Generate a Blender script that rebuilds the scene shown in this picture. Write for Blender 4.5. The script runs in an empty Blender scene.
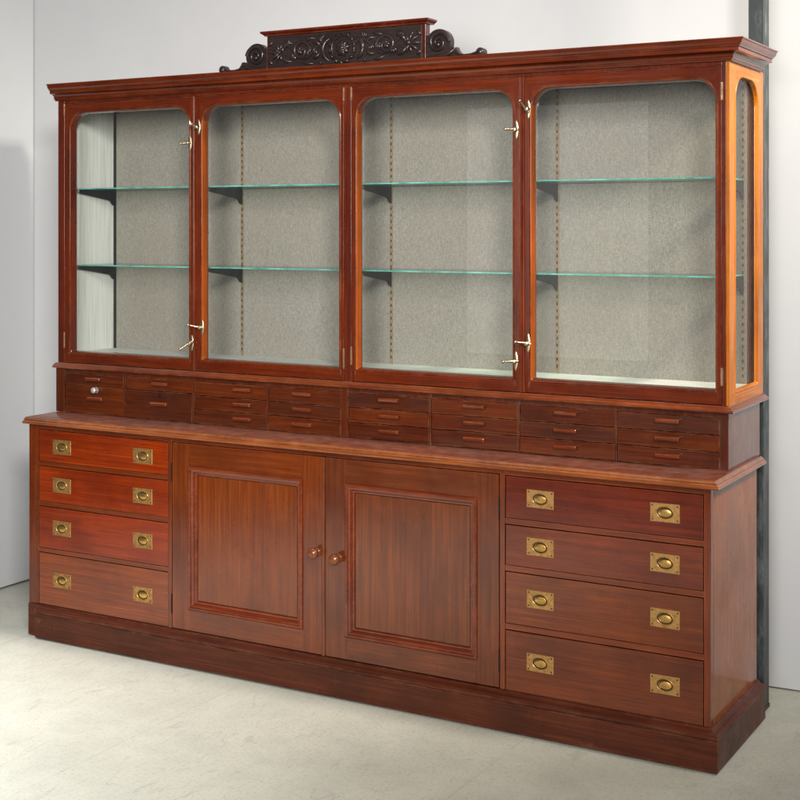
import bpy, bmesh, math, random
from mathutils import Vector, Matrix
random.seed(7)
S = bpy.context.scene
COL = S.collection
PI = math.pi

# ------------------------------------------------------------------ materials
def new_mat(name):
    m = bpy.data.materials.new(name); m.use_nodes = True
    nt = m.node_tree; nt.nodes.clear()
    out = nt.nodes.new('ShaderNodeOutputMaterial')
    return m, nt, out

def N(nt, t, **kw):
    n = nt.nodes.new(t)
    for k, v in kw.items():
        if k in n.inputs: n.inputs[k].default_value = v
        else: setattr(n, k, v)
    return n

def ramp(nt, fac, stops):
    r = nt.nodes.new('ShaderNodeValToRGB')
    el = r.color_ramp.elements
    while len(el) < len(stops): el.new(.5)
    for e, (p, c) in zip(el, stops):
        e.position = p; e.color = (c[0], c[1], c[2], 1) if not isinstance(c, (int, float)) else (c, c, c, 1)
    nt.links.new(fac, r.inputs[0])
    return r.outputs[0]

def mix(nt, fac, a, b, mode='MIX'):
    m = nt.nodes.new('ShaderNodeMix'); m.data_type = 'RGBA'; m.blend_type = mode
    for sock, v in ((m.inputs[0], fac), (m.inputs[6], a), (m.inputs[7], b)):
        if hasattr(v, 'is_linked') or hasattr(v, 'links'): nt.links.new(v, sock)
        elif isinstance(v, (int, float)): sock.default_value = v if sock is m.inputs[0] else (v, v, v, 1)
        else: sock.default_value = (v[0], v[1], v[2], 1)
    return m.outputs[2]

def mathn(nt, op, a, b=None, clamp=False):
    m = nt.nodes.new('ShaderNodeMath'); m.operation = op; m.use_clamp = clamp
    for i, v in enumerate((a, b)):
        if v is None: continue
        if isinstance(v, (int, float)): m.inputs[i].default_value = v
        else: nt.links.new(v, m.inputs[i])
    return m.outputs[0]

def obj_coords(nt, scale, shift=True):
    tc = N(nt, 'ShaderNodeTexCoord')
    mp = N(nt, 'ShaderNodeMapping'); mp.inputs['Scale'].default_value = scale
    if shift:
        oi = N(nt, 'ShaderNodeObjectInfo')
        c = N(nt, 'ShaderNodeCombineXYZ')
        for k, f in ((0, 37.), (1, 53.), (2, 71.)):
            nt.links.new(mathn(nt, 'MULTIPLY', oi.outputs['Random'], f), c.inputs[k])
        a = N(nt, 'ShaderNodeVectorMath', operation='ADD')
        nt.links.new(tc.outputs['Object'], a.inputs[0]); nt.links.new(c.outputs[0], a.inputs[1])
        nt.links.new(a.outputs[0], mp.inputs['Vector'])
    else:
        nt.links.new(tc.outputs['Object'], mp.inputs['Vector'])
    return mp.outputs[0]

def noise(nt, vec, scale, detail=4, rough=.55, dist=0.):
    n = N(nt, 'ShaderNodeTexNoise'); n.inputs['Scale'].default_value = scale
    n.inputs['Detail'].default_value = detail; n.inputs['Roughness'].default_value = rough
    n.inputs['Distortion'].default_value = dist
    nt.links.new(vec, n.inputs['Vector'])
    return n.outputs[0]

WOOD = {}
def wood(dark, light, axis='X', rough=.3, wear=.35, key=None, coat=.9, dust=0., scuff=.3):
    k = key or (dark, light, axis, rough, wear, coat, dust, scuff)
    if k in WOOD: return WOOD[k]
    dark = [x*k_ for x, k_ in zip(dark, (.47, .34, .26))]; light = [x*k_ for x, k_ in zip(light, (.63, .51, .37))]
    m, nt, out = new_mat('mahogany')
    L = nt.links
    sc = {'X': (2.2, 115, 115), 'Z': (115, 115, 2.2), 'Y': (115, 2.2, 115)}[axis]
    sf = {'X': (6, 330, 330), 'Z': (330, 330, 6), 'Y': (330, 6, 330)}[axis]
    g = noise(nt, obj_coords(nt, sc), 1.0, 6, .6, .6)
    pores = noise(nt, obj_coords(nt, sf), 1.0, 3, .6)
    blot = noise(nt, obj_coords(nt, (1, 1, 1)), 3.2, 5, .6)
    c = mix(nt, ramp(nt, g, [(.22, 0), (.78, 1)]), dark, light)
    g2 = noise(nt, obj_coords(nt, tuple(x*f_ for x, f_ in zip(sc, [.14 if q > 50 else .7 for q in sc]))), 1.0, 5, .55, 2.2)
    c = mix(nt, mathn(nt, 'MULTIPLY', ramp(nt, g2, [(.40, 0), (.64, 1)]), .27), c, [x*.50 for x in dark])
    c = mix(nt, mathn(nt, 'MULTIPLY', ramp(nt, pores, [(.38, 1), (.52, 0)]), .33), c, [x*.45 for x in dark])
    c = mix(nt, mathn(nt, 'MULTIPLY', ramp(nt, blot, [(.44, 0), (.66, 1)]), .5), c, [x*.5 for x in dark])
    spk = noise(nt, obj_coords(nt, (1, 1, 1)), 46, 4, .75)
    c = mix(nt, mathn(nt, 'MULTIPLY', ramp(nt, spk, [(.63, 0), (.70, 1)]), .55*min(1, scuff*1.6)), c, [x*.25 for x in dark])
    # rubbed, paler arrises where the polish has gone
    geo = N(nt, 'ShaderNodeNewGeometry')
    bev = N(nt, 'ShaderNodeBevel', samples=3); bev.inputs['Radius'].default_value = .004
    dt = N(nt, 'ShaderNodeVectorMath', operation='DOT_PRODUCT')
    L.new(bev.outputs[0], dt.inputs[0]); L.new(geo.outputs['Normal'], dt.inputs[1])
    edge = mathn(nt, 'MULTIPLY', mathn(nt, 'SUBTRACT', 1., dt.outputs['Value']), 5., True)
    en = ramp(nt, noise(nt, obj_coords(nt, (1, 1, 1)), 14, 5, .7), [(.44, 0), (.62, 1)])
    c = mix(nt, mathn(nt, 'MULTIPLY', mathn(nt, 'MULTIPLY', edge, en), wear*.6), c, (.46, .23, .11))
    # bloom and scuffs in the polish
    sc1 = ramp(nt, noise(nt, obj_coords(nt, (1, 1, 1)), 7, 6, .75), [(.62, 0), (.78, 1)])
    c = mix(nt, mathn(nt, 'MULTIPLY', sc1, scuff*.13), c, (.34, .19, .11))
    if dust:
        dn = ramp(nt, noise(nt, obj_coords(nt, (1, 1, 1)), 22, 6, .75), [(.38, 0), (.68, 1)])
        up = N(nt, 'ShaderNodeSeparateXYZ'); L.new(geo.outputs['Normal'], up.inputs[0])
        u = mathn(nt, 'MULTIPLY', ramp(nt, up.outputs[2], [(.93, 0), (.99, 1)]), dust)
        c = mix(nt, mathn(nt, 'MULTIPLY', u, mathn(nt, 'ADD', mathn(nt, 'MULTIPLY', dn, .7), .3)), c, (.40, .27, .22))
    b = N(nt, 'ShaderNodeBsdfPrincipled')
    b.inputs['Specular IOR Level'].default_value = .12
    L.new(c, b.inputs['Base Color'])
    rr = ramp(nt, noise(nt, obj_coords(nt, (1, 1, 1)), 5, 5, .7), [(.32, rough*.7), (.7, rough*1.7)])
    if dust: rr = mathn(nt, 'ADD', rr, mathn(nt, 'MULTIPLY', u, .3), True)
    L.new(rr, b.inputs['Roughness'])
    b.inputs['Coat Weight'].default_value = coat; L.new(ramp(nt, noise(nt, obj_coords(nt, (1, 1, 1)), 7, 6, .7), [(.35, .05), (.72, .20)]), b.inputs['Coat Roughness']); b.inputs['Coat IOR'].default_value = 1.6
    bp = N(nt, 'ShaderNodeBump'); bp.inputs['Strength'].default_value = .22; bp.inputs['Distance'].default_value = .0006
    wav = noise(nt, obj_coords(nt, (1, 1, 1)), 9, 2, .5)
    h = mathn(nt, 'ADD', mathn(nt, 'MULTIPLY', pores, .12), mathn(nt, 'MULTIPLY', wav, 3.))
    L.new(h, bp.inputs['Height']); L.new(bp.outputs[0], b.inputs['Normal']); L.new(bp.outputs[0], b.inputs['Coat Normal'])
    L.new(b.outputs[0], out.inputs[0])
    WOOD[k] = m
    return m

RED_D, RED_L = (.26, .022, .001), (.49, .075, .003)
MID_D, MID_L = (.16, .026, .005), (.31, .070, .011)
BRN_D, BRN_L = (.10, .026, .008), (.21, .066, .020)
DRK_D, DRK_L = (.065, .013, .005), (.14, .030, .009)
LIT_D, LIT_L = (.50, .17, .014), (.88, .34, .026)  # right end frame: amber light from the side put into the wood colour

W_RED = wood(RED_D, RED_L, 'X', .28)
W_MIDX = wood(MID_D, MID_L, 'X', .30)
W_MIDZ = wood(MID_D, MID_L, 'Z', .30)
W_REDX = wood((.12, .011, .003), (.25, .038, .006), 'X', .26)
W_REDZ = wood((.10, .010, .004), (.22, .034, .009), 'Z', .26)
W_BRNX = wood(BRN_D, BRN_L, 'X', .34)
W_BRNZ = wood(BRN_D, BRN_L, 'Z', .34)
W_DOORZ = wood((.15, .038, .015), (.29, .086, .032), 'Z', .30)
W_DRKX = wood(DRK_D, DRK_L, 'X', .36, wear=.8, scuff=.5)
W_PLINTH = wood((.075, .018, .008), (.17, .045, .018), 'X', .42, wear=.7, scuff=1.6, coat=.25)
W_TOP = wood((.22, .056, .014), (.46, .155, .036), 'X', .28, wear=.7, dust=.6)
W_MOULD = wood((.17, .035, .009), (.36, .10, .020), 'X', .26, wear=.4)
W_LITZ = wood(LIT_D, LIT_L, 'Z', .34, scuff=.1, coat=.3)
W_LITY = wood(LIT_D, LIT_L, 'Y', .34, scuff=.1, coat=.3)
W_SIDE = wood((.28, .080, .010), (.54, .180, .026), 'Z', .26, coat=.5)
W_CARVE = wood((.030, .026, .034), (.050, .040, .050), 'X', .36, wear=.1, scuff=.25, coat=.35)

def simple(name, col, rough=.5, metal=0., var=.0, vscale=20, col2=None, bump=0.):
    m, nt, out = new_mat(name)
    b = N(nt, 'ShaderNodeBsdfPrincipled')
    b.inputs['Roughness'].default_value = rough; b.inputs['Metallic'].default_value = metal
    n = noise(nt, obj_coords(nt, (1, 1, 1)), vscale, 6, .7)
    c = mix(nt, ramp(nt, n, [(.35, 0), (.68, 1)]), col, col2 or [x*(1-var) for x in col])
    nt.links.new(c, b.inputs['Base Color'])
    if metal:
        nt.links.new(ramp(nt, n, [(.3, rough*.7), (.7, min(1, rough*1.7))]), b.inputs['Roughness'])
    if bump:
        bp = N(nt, 'ShaderNodeBump'); bp.inputs['Strength'].default_value = bump; bp.inputs['Distance'].default_value = .001
        nt.links.new(n, bp.inputs['Height']); nt.links.new(bp.outputs[0], b.inputs['Normal'])
    nt.links.new(b.outputs[0], out.inputs[0])
    return m

BRASS = simple('aged_brass', (.56, .31, .10), .36, .8, col2=(.22, .11, .04), vscale=75, bump=.25)
BRASS_DISH = simple('tarnished_brass', (.16, .11, .05), .45, .8, col2=(.07, .05, .025), vscale=80)
BRASS_TAB = simple('rubbed_brass', (.80, .47, .13), .24, .95, col2=(.45, .25, .08), vscale=70)
NICKEL = simple('polished_latch_brass', (.58, .48, .32), .30, 1., col2=(.26, .20, .12), vscale=90)
SCREW = simple('dark_screw', (.05, .035, .02), .5, .6)
HINGE = simple('hinge_brass', (.28, .17, .09), .45, .8, col2=(.13, .07, .04), vscale=70)
WHITEKNOB = simple('white_knob', (.42, .41, .40), .2, .5, var=.1)
BLACK = simple('black_iron', (.008, .009, .009), .6, 0., var=.3)
[n for n in BLACK.node_tree.nodes if n.type == 'BSDF_PRINCIPLED'][0].inputs['Specular IOR Level'].default_value = .15
STRIP = simple('slotted_brass_strip', (.30, .23, .14), .5, .4, col2=(.17, .12, .07), vscale=50)
DARKIN = simple('dark_interior', (.03, .015, .01), .8)
TOPIN = simple('lining_white', (.62, .66, .62), .55, 0, var=.12, vscale=9)

def mat_post():
    m, nt, out = new_mat('painted_steel')
    b = N(nt, 'ShaderNodeBsdfPrincipled')
    n = noise(nt, obj_coords(nt, (1, 1, .25)), 30, 7, .75)
    c = ramp(nt, n, [(.3, (.008, .011, .012)), (.5, (.02, .026, .028)), (.66, (.08, .09, .09)), (.75, (.09, .055, .035))])
    nt.links.new(c, b.inputs['Base Color']); b.inputs['Roughness'].default_value = .5; b.inputs['Metallic'].default_value = .1
    bp = N(nt, 'ShaderNodeBump'); bp.inputs['Strength'].default_value = .4; bp.inputs['Distance'].default_value = .001
    nt.links.new(n, bp.inputs['Height']); nt.links.new(bp.outputs[0], b.inputs['Normal'])
    nt.links.new(b.outputs[0], out.inputs[0]); return m
STEEL = mat_post()

def mat_linen():
    m, nt, out = new_mat('woven_lining')
    b = N(nt, 'ShaderNodeBsdfPrincipled')
    v = noise(nt, obj_coords(nt, (600, 600, 75), False), 1, 3, .6)
    h = noise(nt, obj_coords(nt, (75, 75, 600), False), 1, 3, .6)
    big = noise(nt, obj_coords(nt, (1, 1, 1), False), 2.3, 5, .6)
    w = mathn(nt, 'ADD', mathn(nt, 'MULTIPLY', v, .5), mathn(nt, 'MULTIPLY', h, .5))
    c = ramp(nt, w, [(.36, (.125, .118, .094)), (.50, (.200, .192, .160)), (.64, (.30, .292, .250))])
    c = mix(nt, mathn(nt, 'MULTIPLY', ramp(nt, big, [(.35, 0), (.7, 1)]), .35), c, (.23, .195, .145))
    nt.links.new(c, b.inputs['Base Color']); b.inputs['Roughness'].default_value = .85
    bp = N(nt, 'ShaderNodeBump'); bp.inputs['Strength'].default_value = .3; bp.inputs['Distance'].default_value = .0008
    nt.links.new(w, bp.inputs['Height']); nt.links.new(bp.outputs[0], b.inputs['Normal'])
    nt.links.new(b.outputs[0], out.inputs[0]); return m
LINEN = mat_linen()

def mat_painted():
    m, nt, out = new_mat('pale_painted_board')
    b = N(nt, 'ShaderNodeBsdfPrincipled')
    g = noise(nt, obj_coords(nt, (95, 95, 2.6), False), 1, 6, .65, .8)
    c = ramp(nt, g, [(.34, (.54, .57, .51)), (.5, (.66, .69, .63)), (.64, (.74, .77, .72))])
    nt.links.new(c, b.inputs['Base Color']); b.inputs['Roughness'].default_value = .6
    nt.links.new(b.outputs[0], out.inputs[0]); return m
PAINTED = mat_painted()

def mat_glass(name, tint, rough=0.0, k=1.0, haze=0.):
    m, nt, out = new_mat(name)
    t = N(nt, 'ShaderNodeBsdfTransparent'); t.inputs[0].default_value = (*tint, 1)
    g = N(nt, 'ShaderNodeBsdfGlossy'); g.inputs['Roughness'].default_value = rough
    geo = N(nt, 'ShaderNodeNewGeometry'); dt = N(nt, 'ShaderNodeVectorMath', operation='DOT_PRODUCT')
    nt.links.new(geo.outputs['Incoming'], dt.inputs[0]); nt.links.new(geo.outputs['Normal'], dt.inputs[1])
    fr = mathn(nt, 'POWER', mathn(nt, 'SUBTRACT', 1., mathn(nt, 'ABSOLUTE', dt.outputs['Value']), True), 5.)
    fr = mathn(nt, 'ADD', mathn(nt, 'MULTIPLY', fr, .96), .04)
    mx = N(nt, 'ShaderNodeMixShader')
    nt.links.new(mathn(nt, 'MULTIPLY', fr, k, True), mx.inputs[0])
    nt.links.new(t.outputs[0], mx.inputs[1]); nt.links.new(g.outputs[0], mx.inputs[2])
    if haze:
        df = N(nt, 'ShaderNodeBsdfDiffuse'); df.inputs[0].default_value = (.8, .82, .80, 1)
        m2 = N(nt, 'ShaderNodeMixShader')
        n = noise(nt, obj_coords(nt, (2.2, 2.2, .8)), 1.6, 7, .7, .6); n3 = noise(nt, obj_coords(nt, (1, 1, 1)), 60, 3, .7)
        h = mathn(nt, 'ADD', mathn(nt, 'MULTIPLY', ramp(nt, n, [(.35, .15), (.7, 1)]), haze), mathn(nt, 'MULTIPLY', ramp(nt, n3, [(.70, 0), (.78, 1)]), haze*2))
        nt.links.new(h, m2.inputs[0]); nt.links.new(mx.outputs[0], m2.inputs[1]); nt.links.new(df.outputs[0], m2.inputs[2]); mx = m2
    nt.links.new(mx.outputs[0], out.inputs[0]); return m
GLASS = mat_glass('window_glass', (.985, .985, .985), haze=.014)
SGLASS = mat_glass('side_window_glass', (.93, .92, .90), 0., .4)
SHELFG = mat_glass('shelf_glass', (.90, .96, .93))
def mat_edge():
    m, nt, out = new_mat('green_glass_edge')
    b = N(nt, 'ShaderNodeBsdfPrincipled')
    n = noise(nt, obj_coords(nt, (1, 1, 1)), 12, 3, .6)
    nt.links.new(ramp(nt, n, [(.35, (.04, .22, .17)), (.7, (.16, .48, .40))]), b.inputs['Base Color'])
    b.inputs['Roughness'].default_value = .12
    nt.links.new(b.outputs[0], out.inputs[0]); return m
EDGE = mat_edge()

def mat_floor():
    m, nt, out = new_mat('worn_concrete')
    L = nt.links
    b = N(nt, 'ShaderNodeBsdfPrincipled')
    big = noise(nt, obj_coords(nt, (1, 1, 1), False), .9, 7, .62, .3)
    mid = noise(nt, obj_coords(nt, (1, 1, 1), False), 6, 8, .7)
    fine = noise(nt, obj_coords(nt, (1, 1, 1), False), 90, 6, .7)
    c = ramp(nt, big, [(.30, (.31, .308, .262)), (.5, (.40, .396, .338)), (.70, (.465, .458, .392))])
    c = mix(nt, mathn(nt, 'MULTIPLY', ramp(nt, mid, [(.46, 0), (.68, 1)]), .4), c, (.30, .295, .26))
    c = mix(nt, mathn(nt, 'MULTIPLY', ramp(nt, fine, [(.52, 0), (.66, 1)]), .5), c, (.20, .19, .165))
    pale = noise(nt, obj_coords(nt, (1, 1, 1), False), 2.2, 7, .7, .2)
    c = mix(nt, mathn(nt, 'MULTIPLY', ramp(nt, pale, [(.52, 0), (.74, 1)]), .35), c, (.50, .50, .45))
    # long thin scratches in three directions
    for rot, s, thr in ((.3, 5.3, .008), (1.35, 4.7, .007), (2.3, 6.9, .009), (.95, 5.7, .007), (1.9, 8.1, .009)):
        tc = N(nt, 'ShaderNodeTexCoord'); mp = N(nt, 'ShaderNodeMapping')
        mp.inputs['Rotation'].default_value = (0, 0, rot); mp.inputs['Scale'].default_value = (s, s*.22, 1)
        L.new(tc.outputs['Object'], mp.inputs['Vector'])
        nn = noise(nt, mp.outputs[0], 1.6, 1, .4, 0.)
        d = mathn(nt, 'ABSOLUTE', mathn(nt, 'SUBTRACT', nn, .5))
        ln = ramp(nt, d, [(0, 1), (thr, 0)])
        brk = ramp(nt, noise(nt, obj_coords(nt, (1, 1, 1), False), 2+s, 3, .6), [(.53, 0), (.6, 1)])
        c = mix(nt, mathn(nt, 'MULTIPLY', mathn(nt, 'MULTIPLY', ln, brk), .5), c, (.30, .26, .22))
    # hairline joints between the slabs
    tc = N(nt, 'ShaderNodeTexCoord'); sx = N(nt, 'ShaderNodeSeparateXYZ'); L.new(tc.outputs['Object'], sx.inputs[0])
    jx = mathn(nt, 'ABSOLUTE', mathn(nt, 'SUBTRACT', mathn(nt, 'PINGPONG', mathn(nt, 'ADD', sx.outputs[0], 1.71), 1.14), .57))
    ln = ramp(nt, jx, [(0, 1), (.006, 0)])
    spots = ramp(nt, noise(nt, obj_coords(nt, (1, 1, 1), False), 5, 4, .7), [(.4, .1), (.6, .6)])
    c = mix(nt, mathn(nt, 'MULTIPLY', mathn(nt, 'MULTIPLY', ln, spots), .6), c, (.26, .22, .17))
    # drips of paint
    dr = ramp(nt, noise(nt, obj_coords(nt, (1, 1, 1), False), 16, 5, .8), [(.71, 0), (.73, 1)])
    c = mix(nt, mathn(nt, 'MULTIPLY', dr, .5), c, (.72, .76, .72))
    L.new(c, b.inputs['Base Color'])
    L.new(ramp(nt, mid, [(.3, .42), (.7, .65)]), b.inputs['Roughness'])
    bp = N(nt, 'ShaderNodeBump'); bp.inputs['Strength'].default_value = .35; bp.inputs['Distance'].default_value = .0015
    L.new(mathn(nt, 'ADD', mid, mathn(nt, 'MULTIPLY', fine, .5)), bp.inputs['Height']); L.new(bp.outputs[0], b.inputs['Normal'])
    L.new(b.outputs[0], out.inputs[0]); return m
FLOOR = mat_floor()

def mat_wall(name, c1, c2):
    m, nt, out = new_mat(name)
    b = N(nt, 'ShaderNodeBsdfPrincipled')
    n = noise(nt, obj_coords(nt, (1, 1, .6), False), 1.3, 6, .6, .4)
    fine = noise(nt, obj_coords(nt, (1, 1, 1), False), 14, 6, .7)
    c = mix(nt, ramp(nt, n, [(.35, 0), (.7, 1)]), c1, c2)
    c = mix(nt, mathn(nt, 'MULTIPLY', ramp(nt, fine, [(.5, 0), (.75, 1)]), .12), c, [x*.8 for x in c1])
    nt.links.new(c, b.inputs['Base Color']); b.inputs['Roughness'].default_value = .8
    nt.links.new(b.outputs[0], out.inputs[0]); return m
WALLB = mat_wall('white_painted_wall', (.425, .425, .43), (.40, .402, .41))
WALLL = mat_wall('cool_white_wall', (.52, .53, .54), (.49, .50, .515))

# ------------------------------------------------------------------ mesh building
class MB:
    def __init__(s): s.v = []; s.f = []; s.mi = []; s.cur = 0
    def mat(s, i): s.cur = i; return s
    def add(s, verts, faces):
        b = len(s.v); s.v += [tuple(p) for p in verts]
        for f in faces: s.f.append(tuple(b+i for i in f)); s.mi.append(s.cur)
    def box(s, x0, x1, y0, y1, z0, z1):
        s.add([(x0, y0, z0), (x1, y0, z0), (x1, y1, z0), (x0, y1, z0), (x0, y0, z1), (x1, y0, z1), (x1, y1, z1), (x0, y1, z1)],
              [(0, 3, 2, 1), (4, 5, 6, 7), (0, 1, 5, 4), (1, 2, 6, 5), (2, 3, 7, 6), (3, 0, 4, 7)]); return s
    def loops(s, loops, close=True, cap0=False, cap1=False):
        n = len(loops[0]); b = len(s.v)
        for l in loops: s.v += [tuple(p) for p in l]
        for k in range(len(loops)-1):
            for i in range(n if close else n-1):
                j = (i+1) % n
                s.f.append((b+k*n+i, b+k*n+j, b+(k+1)*n+j, b+(k+1)*n+i)); s.mi.append(s.cur)
        if cap0: s.f.append(tuple(b+i for i in range(n))[::-1]); s.mi.append(s.cur)
        if cap1: s.f.append(tuple(b+(len(loops)-1)*n+i for i in range(n))); s.mi.append(s.cur)
        return s
    def tube(s, pts, rad, seg=8, flat=1.):
        pts = [Vector(p) for p in pts]; ls = []
        rad = rad if hasattr(rad, '__len__') else [rad]*len(pts)
        up0 = Vector((0, 1, 0))
        for i, p in enumerate(pts):
            t = (pts[min(i+1, len(pts)-1)]-pts[max(i-1, 0)]).normalized()
            up = up0 if abs(t.dot(up0)) < .95 else Vector((0, 0, 1))
            a = t.cross(up).normalized(); c = a.cross(t).normalized()
            ls.append([p + (a*math.cos(2*PI*k/seg) + c*math.sin(2*PI*k/seg)*flat)*rad[i] for k in range(seg)])
        return s.loops(ls, True, True, True)
    def lathe(s, o, prof, axis=(0, -1, 0), seg=20):      # prof: (distance along the axis, radius)
        o = Vector(o); ax = Vector(axis).normalized()
        a = ax.orthogonal().normalized(); c = ax.cross(a)
        ls = [[o + ax*h + (a*math.cos(2*PI*k/seg)+c*math.sin(2*PI*k/seg))*max(r, 1e-5) for k in range(seg)] for h, r in prof]
        return s.loops(ls, True, True, True)
    def ball(s, o, r, seg=12, sq=(1, 1, 1)):
        o = Vector(o); n = 7; ls = []
        for i in range(n+1):
            t = PI*i/n; rr = max(math.sin(t)*r, 1e-5)
            ls.append([o + Vector((rr*math.cos(2*PI*k/seg)*sq[0], rr*math.sin(2*PI*k/seg)*sq[1], math.cos(t)*r*sq[2])) for k in range(seg)])
        return s.loops(ls, True, True, True)

WLOC = {}
def build(name, mb, mats, parent=None, loc=(0, 0, 0), bevel=0., smooth=35, seg=2):
    """mesh coordinates are in the world; the object's own origin goes to loc"""
    me = bpy.data.meshes.new(name)
    L = Vector(loc)
    me.from_pydata([Vector(p)-L for p in mb.v], [], mb.f)
    bm = bmesh.new(); bm.from_mesh(me)
    for f, i in zip(bm.faces, mb.mi): f.material_index = i
    bmesh.ops.remove_doubles(bm, verts=bm.verts, dist=1e-6)
    bmesh.ops.recalc_face_normals(bm, faces=bm.faces)
    bm.to_mesh(me); bm.free()
    for m in (mats if isinstance(mats, (list, tuple)) else [mats]): me.materials.append(m)
    if smooth:
        for p in me.polygons: p.use_smooth = True
        me.set_sharp_from_angle(angle=math.radians(smooth))
    o = bpy.data.objects.new(name, me); COL.objects.link(o)
    if parent: o.parent = parent; o.location = L - WLOC[parent]
    else: o.location = L
    WLOC[o] = L
    if bevel:
        b = o.modifiers.new('bevel', 'BEVEL'); b.width = bevel; b.segments = seg; b.limit_method = 'ANGLE'; b.angle_limit = math.radians(50)
        b.harden_normals = True
    return o
def empty(name, loc):
    o = bpy.data.objects.new(name, None); COL.objects.link(o); o.location = loc; WLOC[o] = Vector(loc); o.empty_display_size = .1
    return o

def sweep_front(mb, prof, x0, x1, yf, yb, left=False):
    """moulding across the front and back along the right end, mitred; prof: (projection, z) from top-inside to bottom-inside"""
    st = []
    if left: st.append([(x0-o, yb, z) for o, z in prof]); st.append([(x0-o, yf-o, z) for o, z in prof])
    else: st.append([(x0, yf-o, z) for o, z in prof])
    st.append([(x1+o, yf-o, z) for o, z in prof])
    st.append([(x1+o, yb, z) for o, z in prof])
    mb.loops(st, True, True, True)

# ------------------------------------------------------------------ setting
def plane_slab(name, pts, th, m):
    mb = MB(); a = [Vector(p) for p in pts]; n = (a[1]-a[0]).cross(a[2]-a[0]).normalized()
    mb.loops([a, [p-n*th for p in a]], True, True, True)
    o = build(name, mb, m, smooth=0); o['kind'] = 'structure'; return o
plane_slab('floor', [(-7, -9, 0), (9, -9, 0), (9, 4, 0), (-7, 4, 0)], .1, FLOOR)
plane_slab('wall_back', [(-.65, .668, .006), (7.5, 1.14, .006), (7.5, 1.14, 4.2), (-.65, .668, 4.2)], .12, WALLB)
plane_slab('wall_left', [(-.632, -.1, .010), (-.632, .664, .010), (-.632, .664, 4.2), (-.632, -.1, 4.2)], .12, WALLL)

# ------------------------------------------------------------------ steel post (square hollow column)
mb = MB()
mb.box(2.850, 2.9035, .602, .674, .012, 4.1)
post = build('steel_post', mb, STEEL, loc=(2.87, .63, 0), bevel=.0015)
post['label'] = 'dark grey worn steel column rising behind the right end of the cabinet'; post['category'] = 'post'
mb = MB(); mb.box(2.828, 2.906, .598, .676, 0, .012)
build('base_plate', mb, STEEL, post, (2.87, .63, 0))

# ------------------------------------------------------------------ the cabinet
W = 2.90
cab = empty('display_cabinet', (1.45, .26, 0))
cab['label'] = 'tall red mahogany shop cabinet with four glazed doors above drawers and cupboards'
cab['category'] = 'cabinet'

# plinth
mb = MB()
prof = [(0., .137), (.004, .1365), (.008, .1345), (.010, .130), (.016, .126), (.024, .124), (.030, .121), (.0335, .1155), (.033, .109), (.0285, .1045), (0., .1045)]
sweep_front(mb, prof, .060, W, 0, .528)
pm = mb
mb = MB(); sweep_front(mb, [(0, .1043), (.0298, .1043), (.0302, .009), (.027, .005), (0, .005)], .062, W, 0, .526); mb.box(-.001, .0595, -.004, .0298, .004, .1345)
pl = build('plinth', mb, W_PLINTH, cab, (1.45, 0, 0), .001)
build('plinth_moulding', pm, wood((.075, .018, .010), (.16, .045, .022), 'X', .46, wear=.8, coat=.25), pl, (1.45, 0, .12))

# base carcase
mb = MB()
YB = .525
mb.box(0, .0435, 0, .03, .1365, .883); mb.box(.0445, .0525, .001, .03, .137, .883)     # left stile with bead
mb.box(0, .02, .0302, YB, .005, .883)                                                  # left end
mb.box(.7385, .7555, 0, .03, .137, .883)
mb.box(2.170, 2.1885, 0, .03, .137, .883)
mb.box(2.877, 2.8995, 0, .03, .1, .883)
mb.mat(1).box(.0525, .7385, 0, .03, .8625, .883); mb.box(2.1885, 2.877, 0, .03, .8625, .883); mb.box(.7555, 2.170, .001, .03, .864, .883)
mb.mat(0).box(.02, 2.878, .03, YB, .09, .125)
mb.box(.02, 2.878, YB-.012, YB, .125, .883)
mb.mat(1)
for z in (.721, .555, .3635):
    mb.box(.0525, .7385, .0015, .03, z-.0095, z+.0085)
for z in (.707, .548, .351):
    mb.box(2.1885, 2.877, .0015, .03, z-.0095, z+.0105)
mb.mat(0).box(.746, .756, .03, YB-.012, .125, .883); mb.box(2.172, 2.182, .03, YB-.012, .125, .883)
base = build('base_carcase', mb, [W_MIDZ, W_MIDX], cab, (1.45, .26, .1), .0012)
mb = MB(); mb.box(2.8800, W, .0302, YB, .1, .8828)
build('end_panel', mb, W_SIDE, base, (2.89, .27, .5), .001)

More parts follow.
